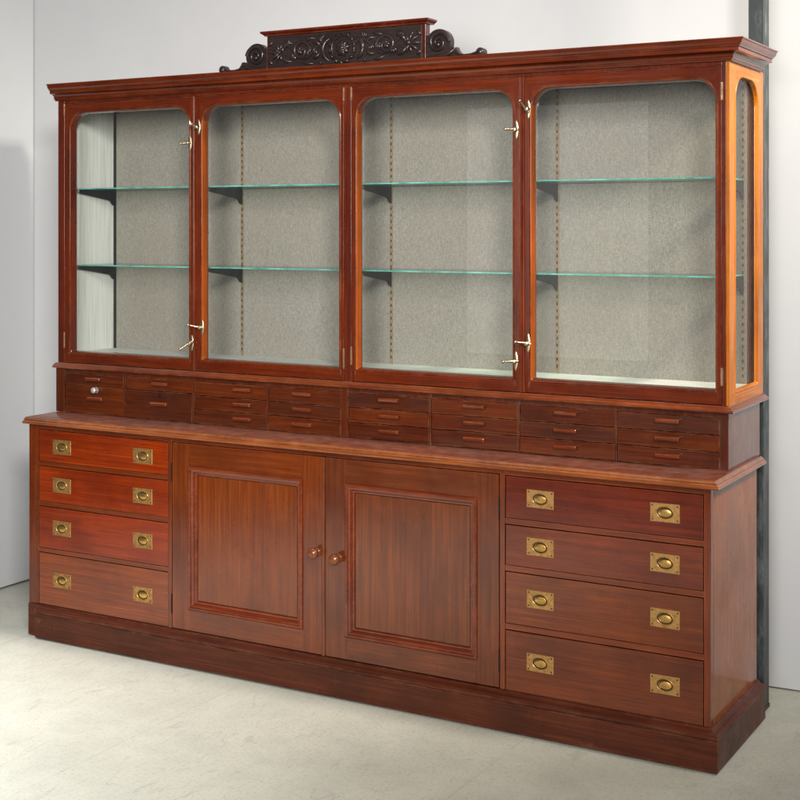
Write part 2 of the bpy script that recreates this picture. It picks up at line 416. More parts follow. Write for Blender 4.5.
# flush brass handle
def flush_handle(cx, cz, y, parent, turn=0., src=[]):
    if src:
        o = src[0].copy(); COL.objects.link(o); o.parent = parent; o.location = Vector((cx, y, cz)) - WLOC[parent]; WLOC[o] = Vector((cx, y, cz))
    else:
        mb = MB(); n = 32; hw, hh = .0490, .0300
        def ell(a, b, y): return [(a*math.cos(2*PI*i/n), y, b*math.sin(2*PI*i/n)) for i in range(n)]
        def rect(w, h, y):
            r = []
            for i in range(n):
                c, s_ = math.cos(2*PI*i/n), math.sin(2*PI*i/n)
                k = 1/max(abs(c)/w, abs(s_)/h); r.append((c*k, y, s_*k))
            # snap the corners
            for sx in (1, -1):
                for sz in (1, -1):
                    j = min(range(n), key=lambda q: (r[q][0]-sx*w)**2+(r[q][2]-sz*h)**2); r[j] = (sx*w, y, sz*h)
            return r
        mb.loops([rect(hw, hh, .004), rect(hw, hh, -.0012), rect(hw-.0012, hh-.0012, -.002), ell(.0290, .0205, -.002), ell(.0275, .0190, -.0034), ell(.0258, .0175, -.0022)])
        mb.mat(1).loops([ell(.0258, .0175, -.0022), ell(.0245, .0162, .004), ell(.015, .01, .0075), ell(.0005, .0004, .008)], True, False, True)
        tab = [[(x*.80, y_, z*.74) for (x, y_, z) in ell(.0255, .0175, yy)] for yy in (.0055,)]
        def dome(sx, sz, yy): return [(.0020 + x*sx, yy, z*sz - .0010) for (x, _, z) in ell(.0255, .0175, 0)]
        mb.mat(2).loops([dome(.80, .74, .007), dome(.82, .76, .0015), dome(.76, .70, -.0012), dome(.5, .45, -.0026), dome(.02, .02, -.003)], True, False, True)
        mb.mat(3)
        for sx in (1, -1):
            for sz in (1, -1): mb.lathe((sx*.0415, -.002, sz*.0225), [(0, .0030), (.0006, .0026), (.0008, 0.0)], seg=10)
        o = build('handle', mb, [BRASS, BRASS_DISH, BRASS_TAB, SCREW], None, (0, 0, 0), 0, 30)
        src.append(o); o.parent = parent; o.location = Vector((cx, y, cz)) - WLOC[parent]; WLOC[o] = Vector((cx, y, cz))
    o.rotation_euler = (0, turn, 0)
    return o

def drawer_front(x0, x1, z0, z1, y, holes, mat, th=.02):
    mb = MB()
    xs = sorted({x0, x1} | {h[0] for h in holes} | {h[1] for h in holes}); zs = sorted({z0, z1} | {h[2] for h in holes} | {h[3] for h in holes})
    g = {}
    for i, x in enumerate(xs):
        for j, z in enumerate(zs): g[i, j] = len(mb.v); mb.v.append((x, y, z))
    for i in range(len(xs)-1):
        for j in range(len(zs)-1):
            cx, cz = (xs[i]+xs[i+1])/2, (zs[j]+zs[j+1])/2
            if any(h[0] < cx < h[1] and h[2] < cz < h[3] for h in holes): continue
            mb.f.append((g[i, j], g[i+1, j], g[i+1, j+1], g[i, j+1])); mb.mi.append(0)
    ring = [(i, 0) for i in range(len(xs))] + [(len(xs)-1, j) for j in range(1, len(zs))] + [(i, len(zs)-1) for i in range(len(xs)-2, -1, -1)] + [(0, j) for j in range(len(zs)-2, 0, -1)]
    fr = [mb.v[g[r]] for r in ring]; bk = [(p[0], y+th, p[2]) for p in fr]
    mb.loops([fr, bk], True, False, True)
    for h in holes:      # walls of the sinking behind the plate
        a = [(h[0], y, h[2]), (h[1], y, h[2]), (h[1], y, h[3]), (h[0], y, h[3])]
        mb.loops([a, [(p[0], y+.012, p[2]) for p in a]], True, False, True)
    return mb

def big_drawer(x0, x1, z0, z1, hx, hz, mat, label=None):
    holes = [(h-.046, h+.046, z-.027, z+.027) for h, z in zip(hx, hz)]
    y = .0015 + random.uniform(0, .002)
    d = build('drawer', drawer_front(x0+.003, x1-.003, z0+.0015, z1-.0035, y, holes, mat), mat, cab, ((x0+x1)/2, 0, (z0+z1)/2), .001)
    if label: d['label'] = label
    for h, z in zip(hx, hz): flush_handle(h, z, y, d, random.uniform(-.012, .012))
    return d
zl = [(.7295, .8625, .7945), (.5635, .7115, .6370), (.372, .5455, .4605), (.137, .354, .2465)]
zr = [(.7175, .8625, .7915), (.5585, .6975, .6310), (.3615, .5385, .4550), (.1345, .3415, .2440)]
lm = [W_RED, W_RED, W_RED, wood((.22, .036, .003), (.42, .100, .008), 'X', .30)]
rm = [W_REDX, wood((.15, .022, .004), (.29, .058, .008), 'X', .30), wood((.16, .030, .004), (.31, .076, .009), 'X', .30), wood((.14, .026, .005), (.27, .064, .011), 'X', .32)]
for (a, b, h), m in zip(zl, lm): big_drawer(.0525, .7385, a, b, (.181, .609), (h, h), m)
for (a, b, h), m in zip(zr, rm): big_drawer(2.1885, 2.877, a, b, (2.318, 2.750), (h, h), m)

# cupboard doors
def ringr(x0, x1, z0, z1, i, y): return [(x0+i, y, z0+i), (x1-i, y, z0+i), (x1-i, y, z1-i), (x0+i, y, z1-i)]
def cup_door(x0, x1, mx0, mx1, knobx, knobz, hingex, bead, tint):
    z0, z1, mz0, mz1 = .1395, .8615, .2195, .7755
    mb = MB()
    i_ = .006
    mb.box(x0, mx0+i_, 0, .022, z0, z1); mb.box(mx1-i_, x1, 0, .022, z0, z1)
    mb.mat(1).box(mx0+i_+.0003, mx1-i_-.0003, .0003, .022, z0, mz0+i_); mb.box(mx0+i_+.0003, mx1-i_-.0003, .0003, .022, mz1-i_, z1)
    d = build('cupboard_door', mb, [tint[0], tint[3]], cab, ((x0+x1)/2, 0, .5), .0012)
    mb = MB(); P = [(0, .001), (.001, -.005), (.005, -.008), (.010, -.0085), (.0135, -.006), (.015, -.002), (.0175, -.0015), (.021, .0005), (.025, .006), (.028, .0095), (.031, .010), (.0335, .0125), (.0345, .0140), (.0345, .0215)]
    mb.loops([ringr(mx0, mx1, mz0, mz1, i, y) for i, y in P])
    build('panel_moulding', mb, tint[1], d, ((mx0+mx1)/2, 0, .5), 0, 30)
    mb = MB(); mb.box(mx0+.0370, mx1-.0370, .0145, .0215, mz0+.0370, mz1-.0370); mb.box(mx0+.010, mx1-.010, .0217, .0240, mz0+.010, mz1-.010)
    build('panel', mb, tint[2], d, ((mx0+mx1)/2, .016, .5))
    mb = MB(); mb.lathe((knobx, -.0002, knobz), [(0, .0165), (.003, .0165), (.005, .014), (.009, .0095), (.014, .0095), (.018, .0125), (.023, .0185), (.028, .0205), (.033, .0205), (.038, .0180), (.042, .0125), (.044, .0055), (.0445, 0)], seg=28)
    build('knob', mb, wood((.20, .055, .020), (.36, .13, .05), 'Z', .22, wear=.2, coat=.6), d, (knobx, 0, knobz), 0, 60)
    for zz in (.745, .232):
        mb = MB(); mb.lathe((hingex, -.0012, zz-.037), [(0, .0028), (.0235, .0028), (.024, .0022), (.0246, .0028), (.049, .0028), (.0495, .0022), (.050, .0028), (.074, .0028)], (0, 0, 1), 10)
        build('hinge', mb, BLACK, d, (hingex, 0, zz))
    if bead:
        mb = MB(); a = bead
        mb.loops([[(x, y, z) for x, y in ((a[0], .02), (a[0], -.001), (a[0]+.003, -.005), ((a[0]+a[1])/2, -.0062), (a[1]-.003, -.005), (a[1], -.001), (a[1], .02))] for z in (z0, z1)], True, True, True)
        build('meeting_bead', mb, W_DOORZ, d, ((a[0]+a[1])/2, 0, .5))
    return d
DA = (wood((.17, .032, .005), (.31, .076, .011), 'Z', .28), wood((.17, .024, .006), (.34, .070, .014), 'X', .24, wear=.5), wood((.19, .036, .005), (.34, .088, .011), 'Z', .24), wood((.17, .032, .005), (.31, .076, .011), 'X', .28))
DB = (wood((.14, .029, .007), (.26, .070, .015), 'Z', .30), wood((.15, .023, .007), (.30, .062, .015), 'X', .26, wear=.5), wood((.145, .034, .008), (.28, .078, .017), 'Z', .28), wood((.14, .029, .007), (.26, .070, .015), 'X', .30))
cup_door(.7590, 1.4515, .8375, 1.3705, 1.432, .5130, .7572, None, DA)
cup_door(1.4690, 2.1665, 1.5520, 2.0860, 1.5240, .5020, 2.1682, (1.4535, 1.4680), DB)

# worktop
mb = MB()
prof = [(-.17, .910), (.0155, .910), (.0180, .9085), (.0185, .9055), (.0225, .9045), (.0245, .9025), (.0245, .9000), (.0230, .8985), (.0285, .8965), (.0330, .8925), (.0345, .8885), (.0330, .8855), (.0290, .8835), (-.02, .8832)]
st = [[(-.004 + max(0, o)*.15, -o if o > 0 else .0-o, z) for o, z in prof], [(W+o, -o, z) for o, z in prof], [(W+o, .527, z) for o, z in prof]]
st[0] = [(-.006, -o, z) for o, z in prof]
mb.loops(st, True, True, True)
mb.box(-.006, 2.73, .1702, .527, .8835, .9096)
mb.mi = [1 if all(mb.v[i][2] > .9095 for i in f) else 0 for f in mb.f]
wt = build('worktop', mb, [W_TOP, wood((.11, .018, .006), (.23, .042, .012), 'X', .30, wear=.0, dust=.2, coat=.4)], cab, (1.45, .0, .9), .0006)

# bank of small drawers
YS = .175; XL = -.0165; XR = 2.9045; YU = .548
mb = MB()
cols = [(.032, .359), (.371, .717), (.7275, 1.083), (1.091, 1.4234), (1.4558, 1.8015), (1.8102, 2.1545), (2.1625, 2.515), (2.523, 2.8747)]
rows = [(1.0252, 1.0783), (.9694, 1.0228), (.9130, .9668)]
ed = [XL] + [c for p in cols for c in p] + [XR]
for i in range(0, len(ed), 2): mb.box(ed[i], ed[i+1], YS, YS+.03, .9104, 1.0975)
for a, b in cols:
    mb.box(a, b, YS, YS+.03, 1.080, 1.0975); mb.box(a, b, YS+.004, YS+.03, .9104, .9118)
mb.box(XL, XL+.015, YS+.03, YU, .9104, 1.0975)
mb.box(XL+.015, XR-.018, YU-.012, YU, .9104, 1.0975)
for i in range(1, 8): mb.box((cols[i-1][1]+cols[i][0])/2-.002, (cols[i-1][1]+cols[i][0])/2+.002, YS+.03, YU-.012, .9104, 1.0975)
sc = build('small_drawer_case', mb, wood((.085, .015, .005), (.18, .040, .010), 'Z', .32, wear=.8), cab, (1.45, .35, .91), .0008)
mb = MB(); mb.box(XR-.018, XR-.0002, YS+.0302, YU, .9104, 1.0975)
build('end_panel', mb, wood((.11, .032, .016), (.21, .075, .035), 'Z', .32), sc, (XR, .35, 1.0), .001)

TAB = None
def tab_pull(x, y, z, parent):
    global TAB
    if TAB is None:
        mb = MB(); hw = .041
        pf = [(0, -.0075), (0, .0085), (-.012, .0095), (-.020, .0085), (-.0235, .005), (-.0235, -.001), (-.021, -.005), (-.014, -.006), (-.008, -.0065)]
        def s_(xx, k): return [(xx, yy*k, zz*(1 if k == 1 else .86)) for yy, zz in pf]
        mb.loops([s_(-hw, .93), s_(-hw+.002, 1), s_(hw-.002, 1), s_(hw, .93)], True, True, True)
        TAB = build('pull', mb, wood((.15, .030, .013), (.32, .085, .034), 'X', .24, wear=.9, coat=.5), None, (0, 0, 0), .0006)
        o = TAB
    else:
        o = TAB.copy(); COL.objects.link(o)
    o.parent = parent; o.location = Vector((x, y, z)) - WLOC[parent]
    o.rotation_euler = (0, random.uniform(-.02, .02), 0)

SD = [wood((.085, .015, .005), (.19, .042, .009), 'X', .30, wear=.9), wood((.10, .018, .004), (.24, .056, .010), 'X', .28, wear=.9), wood((.075, .015, .006), (.16, .040, .011), 'X', .35, wear=.9)]
def small_drawer(a, b, z0, z1, pulls, i):
    y = YS + random.uniform(.0005, .004)
    c = (a+b)/2
    mb = MB(); mb.box(a+.0015+random.uniform(0, .001), b-.0015, y, y+.016, z0, z1)
    o = build('small_drawer', mb, SD[i % 3], cab, (c, y, (z0+z1)/2), .0008)
    for px, pz in pulls: tab_pull(px, y, pz, o)
    return o, y
for ci, (a, b) in enumerate(cols):
    if ci < 2:
        px = (.205, .562)[ci]
        small_drawer(a, b, 1.0300, 1.0785, [(px, 1.0585)], ci)
        o, y = small_drawer(a, b, .9130, 1.0275, [(px+(.010 if ci == 0 else -.004), .9765)], ci+1)
        o['label'] = ('deep small drawer with a white round knob above its wooden pull', 'deep small drawer with a round keyhole above its wooden pull')[ci]
        mb = MB()
        if ci == 0:
            mb.lathe((.207, y, 1.0130), [(0, .013), (.002, .013), (.0025, .006), (.008, .0055), (.011, .009), (.014, .0125), (.018, .0135), (.022, .0110), (.0245, .005), (.025, 0)], seg=24)
            build('round_knob', mb, WHITEKNOB, o, (.207, y, 1.013), 0, 60)
        else:
            mb.lathe((.552, y-.0001, 1.0110), [(0, .0085), (.001, .0085), (.0012, .0062)], seg=20)
            k = build('keyhole', mb, BLACK, o, (.552, y, 1.011))
    else:
        for ri, (z0, z1) in enumerate(rows):
            cx = (0, 0, .974, 1.257, 1.640, 1.990, 2.341, 2.703)[ci]
            small_drawer(a, b, z0, z1, [(cx, (1.0600, 1.0010, .9440)[ri])], ci*2+ri*5)

# waist moulding
mb = MB()
prof = [(-.10, 1.1195), (.001, 1.1195), (.003, 1.1175), (.0075, 1.1170), (.012, 1.1150), (.0145, 1.1110), (.0185, 1.1095), (.0225, 1.1060), (.0235, 1.1025), (.0215, 1.0995), (.0165, 1.0977), (-.02, 1.0977)]
sweep_front(mb, prof, XL-.001, XR-.002, YS, .590)
mb.box(XL-.001, 2.80, .2752, .590, 1.0979, 1.1192)
build('waist_moulding', mb, wood((.14, .026, .010), (.30, .080, .024), 'X', .25, wear=.7, dust=.15), cab, (1.45, .3, 1.11))

# showcase: frame
YG = .187; ZB = 1.1196; ZT = 2.2385; YE = .592
mb = MB()
mb.box(XL, .0195, YG, YG+.036, ZB, ZT)
mb.box(1.4300, 1.4625, YG, YG+.036, ZB, 2.2262)
mb.box(2.8785, 2.8925, YG, YG+.036, ZB, ZT)
mb.box(.0195, 2.8785, YG+.0005, YG+.036, 2.2262, ZT)
mb.box(XL, XL+.018, YG+.036, YE, ZB, ZT)                        # left end
mb.box(XL, XR-.001, YG+.036, YE, 2.2387, 2.256)                  # top board
mb.box(XL+.018, XR-.028, .502, .514, ZB, ZT)                     # back boards behind the lining
mb.box(XL+.018, XR-.028, .2235, .502, ZB, 1.150)                 # floor box
build('showcase_frame', mb, wood((.095, .010, .004), (.21, .034, .009), 'Z', .26, wear=.5), cab, (1.45, .39, 1.12), .0012)

def arch(x0, x1, z0, z1, r, k=8, rb=.004):
    """rounded top corners, tight lower ones; anticlockwise from lower left"""
    p = []
    for cx, cz, a0, rr in ((x0, z0, PI, rb), (x1, z0, 1.5*PI, rb), (x1, z1, 0, r), (x0, z1, .5*PI, r)):
        ox = cx + (rr if cx == x0 else -rr); oz = cz + (rr if cz == z0 else -rr)
        for i in range(k+1): t = a0 + .5*PI*i/k; p.append((ox+rr*math.cos(t), oz+rr*math.sin(t)))
    return p
def rect_match(x0, x1, z0, z1, k=8):
    p = []
    for q, (cx, cz) in enumerate(((x0, z0), (x1, z0), (x1, z1), (x0, z1))):
        for i in range(k+1): p.append((cx, cz))
    return p
def uv_of(mb, mapf):
    side = abs(mapf(0, 0, 0)[0] - mapf(1, 0, 0)[0]) < 1e-6
    return [((p[1] if side else p[0]), p[2]) for p in mb.v]
def glazed(mapf, ox0, ox1, oz0, oz1, gx0, gx1, gz0, gz1, r, depth, thick, lit_jamb=False):
    """frame leaf with an arched opening; mapf(u, d, z) -> world, d = depth behind the face"""
    mb = MB()
    A = lambda pts, d: [mapf(u, d, z) for u, z in pts]
    R = rect_match(ox0, ox1, oz0, oz1); k = 8
    # outer edge of the leaf: spread each corner's duplicates slightly along the edges so faces stay planar
    n = len(R)
    O = arch(gx0, gx1, gz0, gz1, r)
    Rr = []
    for i, (u, z) in enumerate(R):
        c, j = divmod(i, k+1); a = O[i]
        if c == 2: Rr.append((ox1, a[1]) if j < k/2 else ((ox1, oz1) if j == k/2 else (a[0], oz1)))
        elif c == 3: Rr.append((a[0], oz1) if j < k/2 else ((ox0, oz1) if j == k/2 else (ox0, a[1])))
        elif c == 0: Rr.append((ox0, a[1]) if j < k/2 else ((ox0, oz0) if j == k/2 else (a[0], oz0)))
        else: Rr.append((a[0], oz0) if j < k/2 else ((ox1, oz0) if j == k/2 else (ox1, a[1])))
    loops = [A(Rr, thick), A(Rr, .0), A(O, 0.),
             A(arch(gx0+.003, gx1-.003, gz0+.003, gz1-.003, r-.003), -.0025), A(arch(gx0+.007, gx1-.007, gz0+.007, gz1-.007, r-.007), -.002),
             A(arch(gx0+.0095, gx1-.0095, gz0+.0095, gz1-.0095, r-.0095), .002),
             A(arch(gx0+.011, gx1-.011, gz0+.011, gz1-.011, r-.011), .008), A(arch(gx0+.0125, gx1-.0125, gz0+.0125, gz1-.0125, r-.0125), depth),
             A(arch(gx0+.0125, gx1-.0125, gz0+.0125, gz1-.0125, r-.0125), thick)]
    mb.loops(loops); b = len(mb.v)
    mb.loops([loops[-1], A(Rr, thick)])
    n_ = len(Rr)
    for fi, f in enumerate(mb.f):
        us = [sum(R0[i][0] for i in f)/len(f) for R0 in (uv_of(mb, mapf),)][0]
        if gx0+.012 < us < gx1-.012: mb.mi[fi] = 1
        if lit_jamb and 4*n_ <= fi < 7*n_ and us < gx0+.0126: mb.mi[fi] = 2
    gl = MB(); q = arch(gx0+.010, gx1-.010, gz0+.010, gz1-.010, r-.010)
    gl.loops([A(q, depth+.0005), A(q, depth+.0035)], True, True, True)
    return mb, gl

def latch(x, z, parent, dx=-.008, dz=0., k=1.):
    y = YG - .0002
    mb = MB(); n = 12
    def o_(s, yy): return [(x+.0085*s*math.cos(2*PI*i/24), y-yy, z+.034*s*math.sin(2*PI*i/24)*(1-.25*abs(math.cos(2*PI*i/24)))) for i in range(24)]
    mb.loops([o_(1, 0), o_(1, .002), o_(.8, .0032)], True, True, True)
    mb.lathe((x, y-.003, z), [(0, .0085), (.004, .0085), (.006, .0062), (.013, .0058), (.016, .0078), (.019, .0078), (.0205, .005)], seg=16)
    for s in (1, -1): mb.lathe((x, y-.003, z+s*.024), [(0, .0032), (.0012, .0028), (.0018, 0)], seg=10)
    a = Vector((x, y-.017, z)); b = a + Vector((dx*k-.012, -.030*k, dz))
    mb.tube([a-(b-a)*.30, a-(b-a)*.12, a, a.lerp(b, .5), a.lerp(b, .85)], [.0036, .0048, .0058, .0036, .0034], 10)
    mb.ball(b, .0058); mb.ball(a-(b-a)*.33, .0050)
    build('latch', mb, NICKEL, parent, (x, y, z), 0, 50)
def hinge(x, z0, z1, parent):
    mb = MB(); h = z1-z0
    mb.lathe((x, YG-.0016, z0), [(0, .0026), (h*.32, .0026), (h*.325, .002), (h*.335, .0026), (h*.66, .0026), (h*.665, .002), (h*.675, .0026), (h, .0026)], (0, 0, 1), 10)
    mb.box(x-.0045, x+.0045, YG-.0008, YG+.001, z0, z1)
    build('hinge', mb, HINGE, parent, (x, YG, z0))

DZ0, DZ1 = 1.1215, 2.2250
doors = [(.0205, .7150), (.7262, 1.4290), (1.4635, 2.1575), (2.1785, 2.8775)]
wd = wood((.12, .013, .002), (.24, .042, .005), 'Z', .24, wear=.55); w_lit = wood((.36, .085, .010), (.60, .16, .016), 'Z', .5, wear=.1, scuff=.1, coat=.12); wdx = wood((.12, .013, .002), (.24, .042, .005), 'X', .24, wear=.55)  # left jambs get a brighter orange copy, light from the right painted in
LO = [(.047, .701), (.752, 1.417), (1.479, 2.139), (2.194, 2.866)]
for i, ((a, b), (ga, gb)) in enumerate(zip(doors, LO)):
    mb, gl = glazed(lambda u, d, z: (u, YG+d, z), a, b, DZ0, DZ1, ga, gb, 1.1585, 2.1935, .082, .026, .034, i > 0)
    d = build('glazed_door', mb, [wd, wdx, w_lit], cab, ((a+b)/2, YG, 1.67), .0008)
    build('glass_pane', gl, GLASS, d, ((a+b)/2, YG+.03, 1.67), 0, 0)
    if i in (0, 2):      # meeting bead and catches on the right stile
        x0, x1 = (.7155, .7255) if i == 0 else (2.1582, 2.1778)
        mb = MB()
        nb = 1 if i == 0 else 2
        for q in range(nb):
            u0 = x0+(x1-x0)*q/nb+.0003; u1 = x0+(x1-x0)*(q+1)/nb-.0003
            mb.loops([[(u, y, z) for u, y in ((u0, YG+.03), (u0, YG-.001), (u0+.0025, YG-.0045), ((u0+u1)/2, YG-.0055), (u1-.0025, YG-.0045), (u1, YG-.001), (u1, YG+.03))] for z in (DZ0, DZ1)], True, True, True)
        build('meeting_bead', mb, wood((.12, .013, .002), (.24, .042, .005), 'Z', .5, wear=.3, coat=.1), d, ((x0+x1)/2, YG, 1.67))
        if i == 0: latch(.6975, 2.038, d, -.006, -.004, .7); latch(.708, 1.232, d, -.010, -.022)
        else: latch(2.1445, 2.042, d); latch(2.143, 1.229, d, -.016, 0)
        hx = .0200 if i == 0 else 1.4630
        hinge(hx, 1.182, 1.250, d); hinge(hx, 2.176, 2.2255 if i else 2.2255, d)
    else:
        if i == 1: latch(.7420, 2.101, d, .006, .010, .6); latch(.7600, 1.298, d, -.022, .010)
        else: latch(2.1910, 2.112, d, -.002, .028, .8); latch(2.1905, 1.294, d, -.016, .006)
        hx = 1.4295 if i == 1 else 2.8780
        hinge(hx, 1.184 if i == 3 else 1.165, 1.242, d); hinge(hx, 2.113 if i == 3 else 2.176, 2.171 if i == 3 else 2.2255, d)

# right end of the showcase: an arched side light
mb, gl = glazed(lambda u, d, z: (XR-d, u, z), YG, YE, ZB, ZT, .243, .530, 1.1530, 2.2060, .095, .011, .012)
sf = build('side_frame', mb, [W_LITZ, W_LITY], cab, (XR, .39, 1.68), .0010)
build('glass_pane', gl, SGLASS, sf, (XR, .39, 1.68), 0, 0)

# lining, floor, slotted strips, brackets, shelves
mb = MB(); xb = [.002, .7300, 1.4570, 2.1675, 2.874]
for i in range(4): mb.box(xb[i]+.0012, xb[i+1]-.0012, .4975, .5018, 1.155, 2.238)
build('back_lining', mb, LINEN, cab, (1.45, .5, 1.16))
mb = MB(); mb.box(.0016, .0180, .2240, .4973, 1.155, 2.238)
build('left_lining', mb, PAINTED, cab, (.01, .36, 1.16))
mb = MB(); mb.box(.0182, 2.8755, .2240, .4973, 1.1505, 1.1580)
build('showcase_floor', mb, TOPIN, cab, (1.45, .36, 1.15))
sx = [.0290, .7300, 1.4570, 2.1675, 2.8600]
strips = []
for i, x in enumerate(sx):
    mb = MB(); mb.box(x-.007, x+.007, .4955, .4973, 1.1585, 2.236)
    mb.mat(1); z = 1.18
    while z < 2.22: mb.box(x-.0022, x+.0022, .4945, .4956, z, z+.011); z += .0255
    strips.append(build('slotted_strip', mb, [STRIP if i else BLACK, BLACK], cab, (x, .497, 1.7)))
def bracket(x, z, parent, src=[]):
    if not src:
        mb = MB()
        pf = [(.4945, 0.), (.252, 0.), (.249, .008), (.245, .008), (.245, -.012), (.30, -.020), (.40, -.035), (.460, -.044), (.470, -.052), (.478, -.062), (.486, -.065), (.4945, -.064)]
        mb.loops([[(xx, y, zz) for y, zz in pf] for xx in (-.0035, .0035)], True, True, True)
        o = build('bracket', mb, BLACK, None, (0, .37, 0), .0005); src.append(o)
    else: o = src[0].copy(); COL.objects.link(o)
    o.parent = parent; o.location = Vector((x, .37, z)) - WLOC[parent]
for st, x in zip(strips, sx):
    for z in (1.8602, 1.5312): bracket(x, z, st)
SH = None
for z in (1.8608, 1.5318):
    for i in range(4):
        x0, x1 = sx[i]+(.0015 if i else -.009), sx[i+1]-.0015
        mb = MB(); mb.box(x0+.0005, x1-.0005, .2505, .4895, z, z+.0052)
        o = build('glass_shelf', mb, [SHELFG, EDGE], cab, ((x0+x1)/2, .37, z), 0, 0)
        for p in o.data.polygons:
            if abs(p.normal.z) < .5: p.material_index = 1

# cornice
prof = [(-.05, 2.3075), (.0600, 2.3075), (.0615, 2.3055), (.0615, 2.3025), (.0570, 2.3020), (.0565, 2.2985), (.0540, 2.2920), (.0500, 2.2870), (.0450, 2.2835),
        (.0445, 2.2805), (.0395, 2.2800), (.0405, 2.2790), (.0405, 2.2675), (.0360, 2.2670), (.0240, 2.2635), (.0165, 2.2570), (.0130, 2.2490), (.0170, 2.2485), (.0170, 2.2455), (.0100, 2.2450), (.0080, 2.2395), (.0060, 2.2385), (-.02, 2.2385)]
mb = MB(); sweep_front(mb, prof, -.0265, XR, YG, .556)
mb.box(-.0265, XR-.052, YG+.0505, .556, 2.262, 2.3070)
build('cornice', mb, wood((.12, .016, .005), (.26, .052, .012), 'X', .25, wear=.15, dust=.1, coat=.6), cab, (1.45, .35, 2.27), 0, 28)

# ------------------------------------------------------------------ carved pediment
px0, px1, pz0, pz1, PY = 1.068, 1.774, 2.3077, 2.4440, .200
mb = MB(); mb.box(px0, px1, PY, PY+.034, pz0, pz1)
pw = wood((.060, .010, .007), (.13, .024, .012), 'Z', .25)
pb = build('pediment', mb, pw, cab, (1.42, PY, pz0), .0015)
mb = MB(); pr = [(-.03, 2.4620), (.0190, 2.4620), (.0205, 2.4600), (.0200, 2.4550), (.0165, 2.4530), (.0130, 2.4500), (.0085, 2.4475), (.0080, 2.4440), (-.03, 2.4440)]
sweep_front(mb, pr, px0, px1, PY, PY+.052, True)
build('cap_moulding', mb, W_REDX, pb, (1.42, PY, 2.45), 0, 28)
# carved field
mb = MB(); fy = PY-.0004
mb.box(px0+.012, px1-.016, PY-.004, PY+.002, pz0+.001, pz1-.003)
cy = PY-.005; cz0 = 2.376
def ring(cx, cz, r, rad, y=cy, a0=0, a1=2*PI, n=30, sq=1.):
    pts = [(cx+r*math.cos(a0+(a1-a0)*i/n), y, cz+r*sq*math.sin(a0+(a1-a0)*i/n)) for i in range(n+1)]
    mb.tube(pts, rad, 8)
def spiral(cx, cz, r0, r1, a0, turns, rad0, rad1, y=cy, n=44, ball=.010):
    pts = []; rr = []
    for i in range(n+1):
        t = i/n; r = r0+(r1-r0)*t**.8; a = a0+turns*2*PI*t
        pts.append((cx+r*math.cos(a), y-.002*t, cz+r*math.sin(a))); rr.append(rad0+(rad1-rad0)*t)
    mb.tube(pts, rr, 8)
    if ball: mb.ball(pts[-1], ball, 12, (1, .8, 1))
    return pts
def petal(cx, cz, ang, l, w, y=cy, lift=.006):
    d = Vector((math.cos(ang), 0, math.sin(ang))); p = Vector((cx, y, cz))
    mb.tube([p, p+d*l*.3+Vector((0, -lift, 0)), p+d*l*.65+Vector((0, -lift, 0)), p+d*l*.9+Vector((0, -lift*.3, 0)), p+d*l], [w*.4, w, w*.95, w*.5, w*.15], 8, .7)
def leaf(cx, cz, ang, l, w, curl=.6):
    pts = []; a = ang; p = Vector((cx, cy, cz)); rr = []
    for i in range(9):
        t = i/8; pts.append(tuple(p + Vector((0, -.005*math.sin(PI*t), 0)))); rr.append(max(.0016, 1.35*w*math.sin(PI*(t*.85+.1))))
        p = p + Vector((math.cos(a), 0, math.sin(a)))*l/8; a += curl/8*2
    mb.tube(pts, rr, 8, .65)
C0 = 1.421
ring(C0, cz0, .050, .0058)
for k in range(14): petal(C0+.0505*math.cos(k*2*PI/14), cz0+.0505*math.sin(k*2*PI/14), k*2*PI/14+1.2, .020, .0050, cy-.003)
for k in range(8): petal(C0, cz0, k*PI/4+.2, .033, .0095)
for k in range(8): petal(C0, cz0, k*PI/4+.6, .022, .006, cy-.004)
mb.ball((C0, cy-.009, cz0), .009)
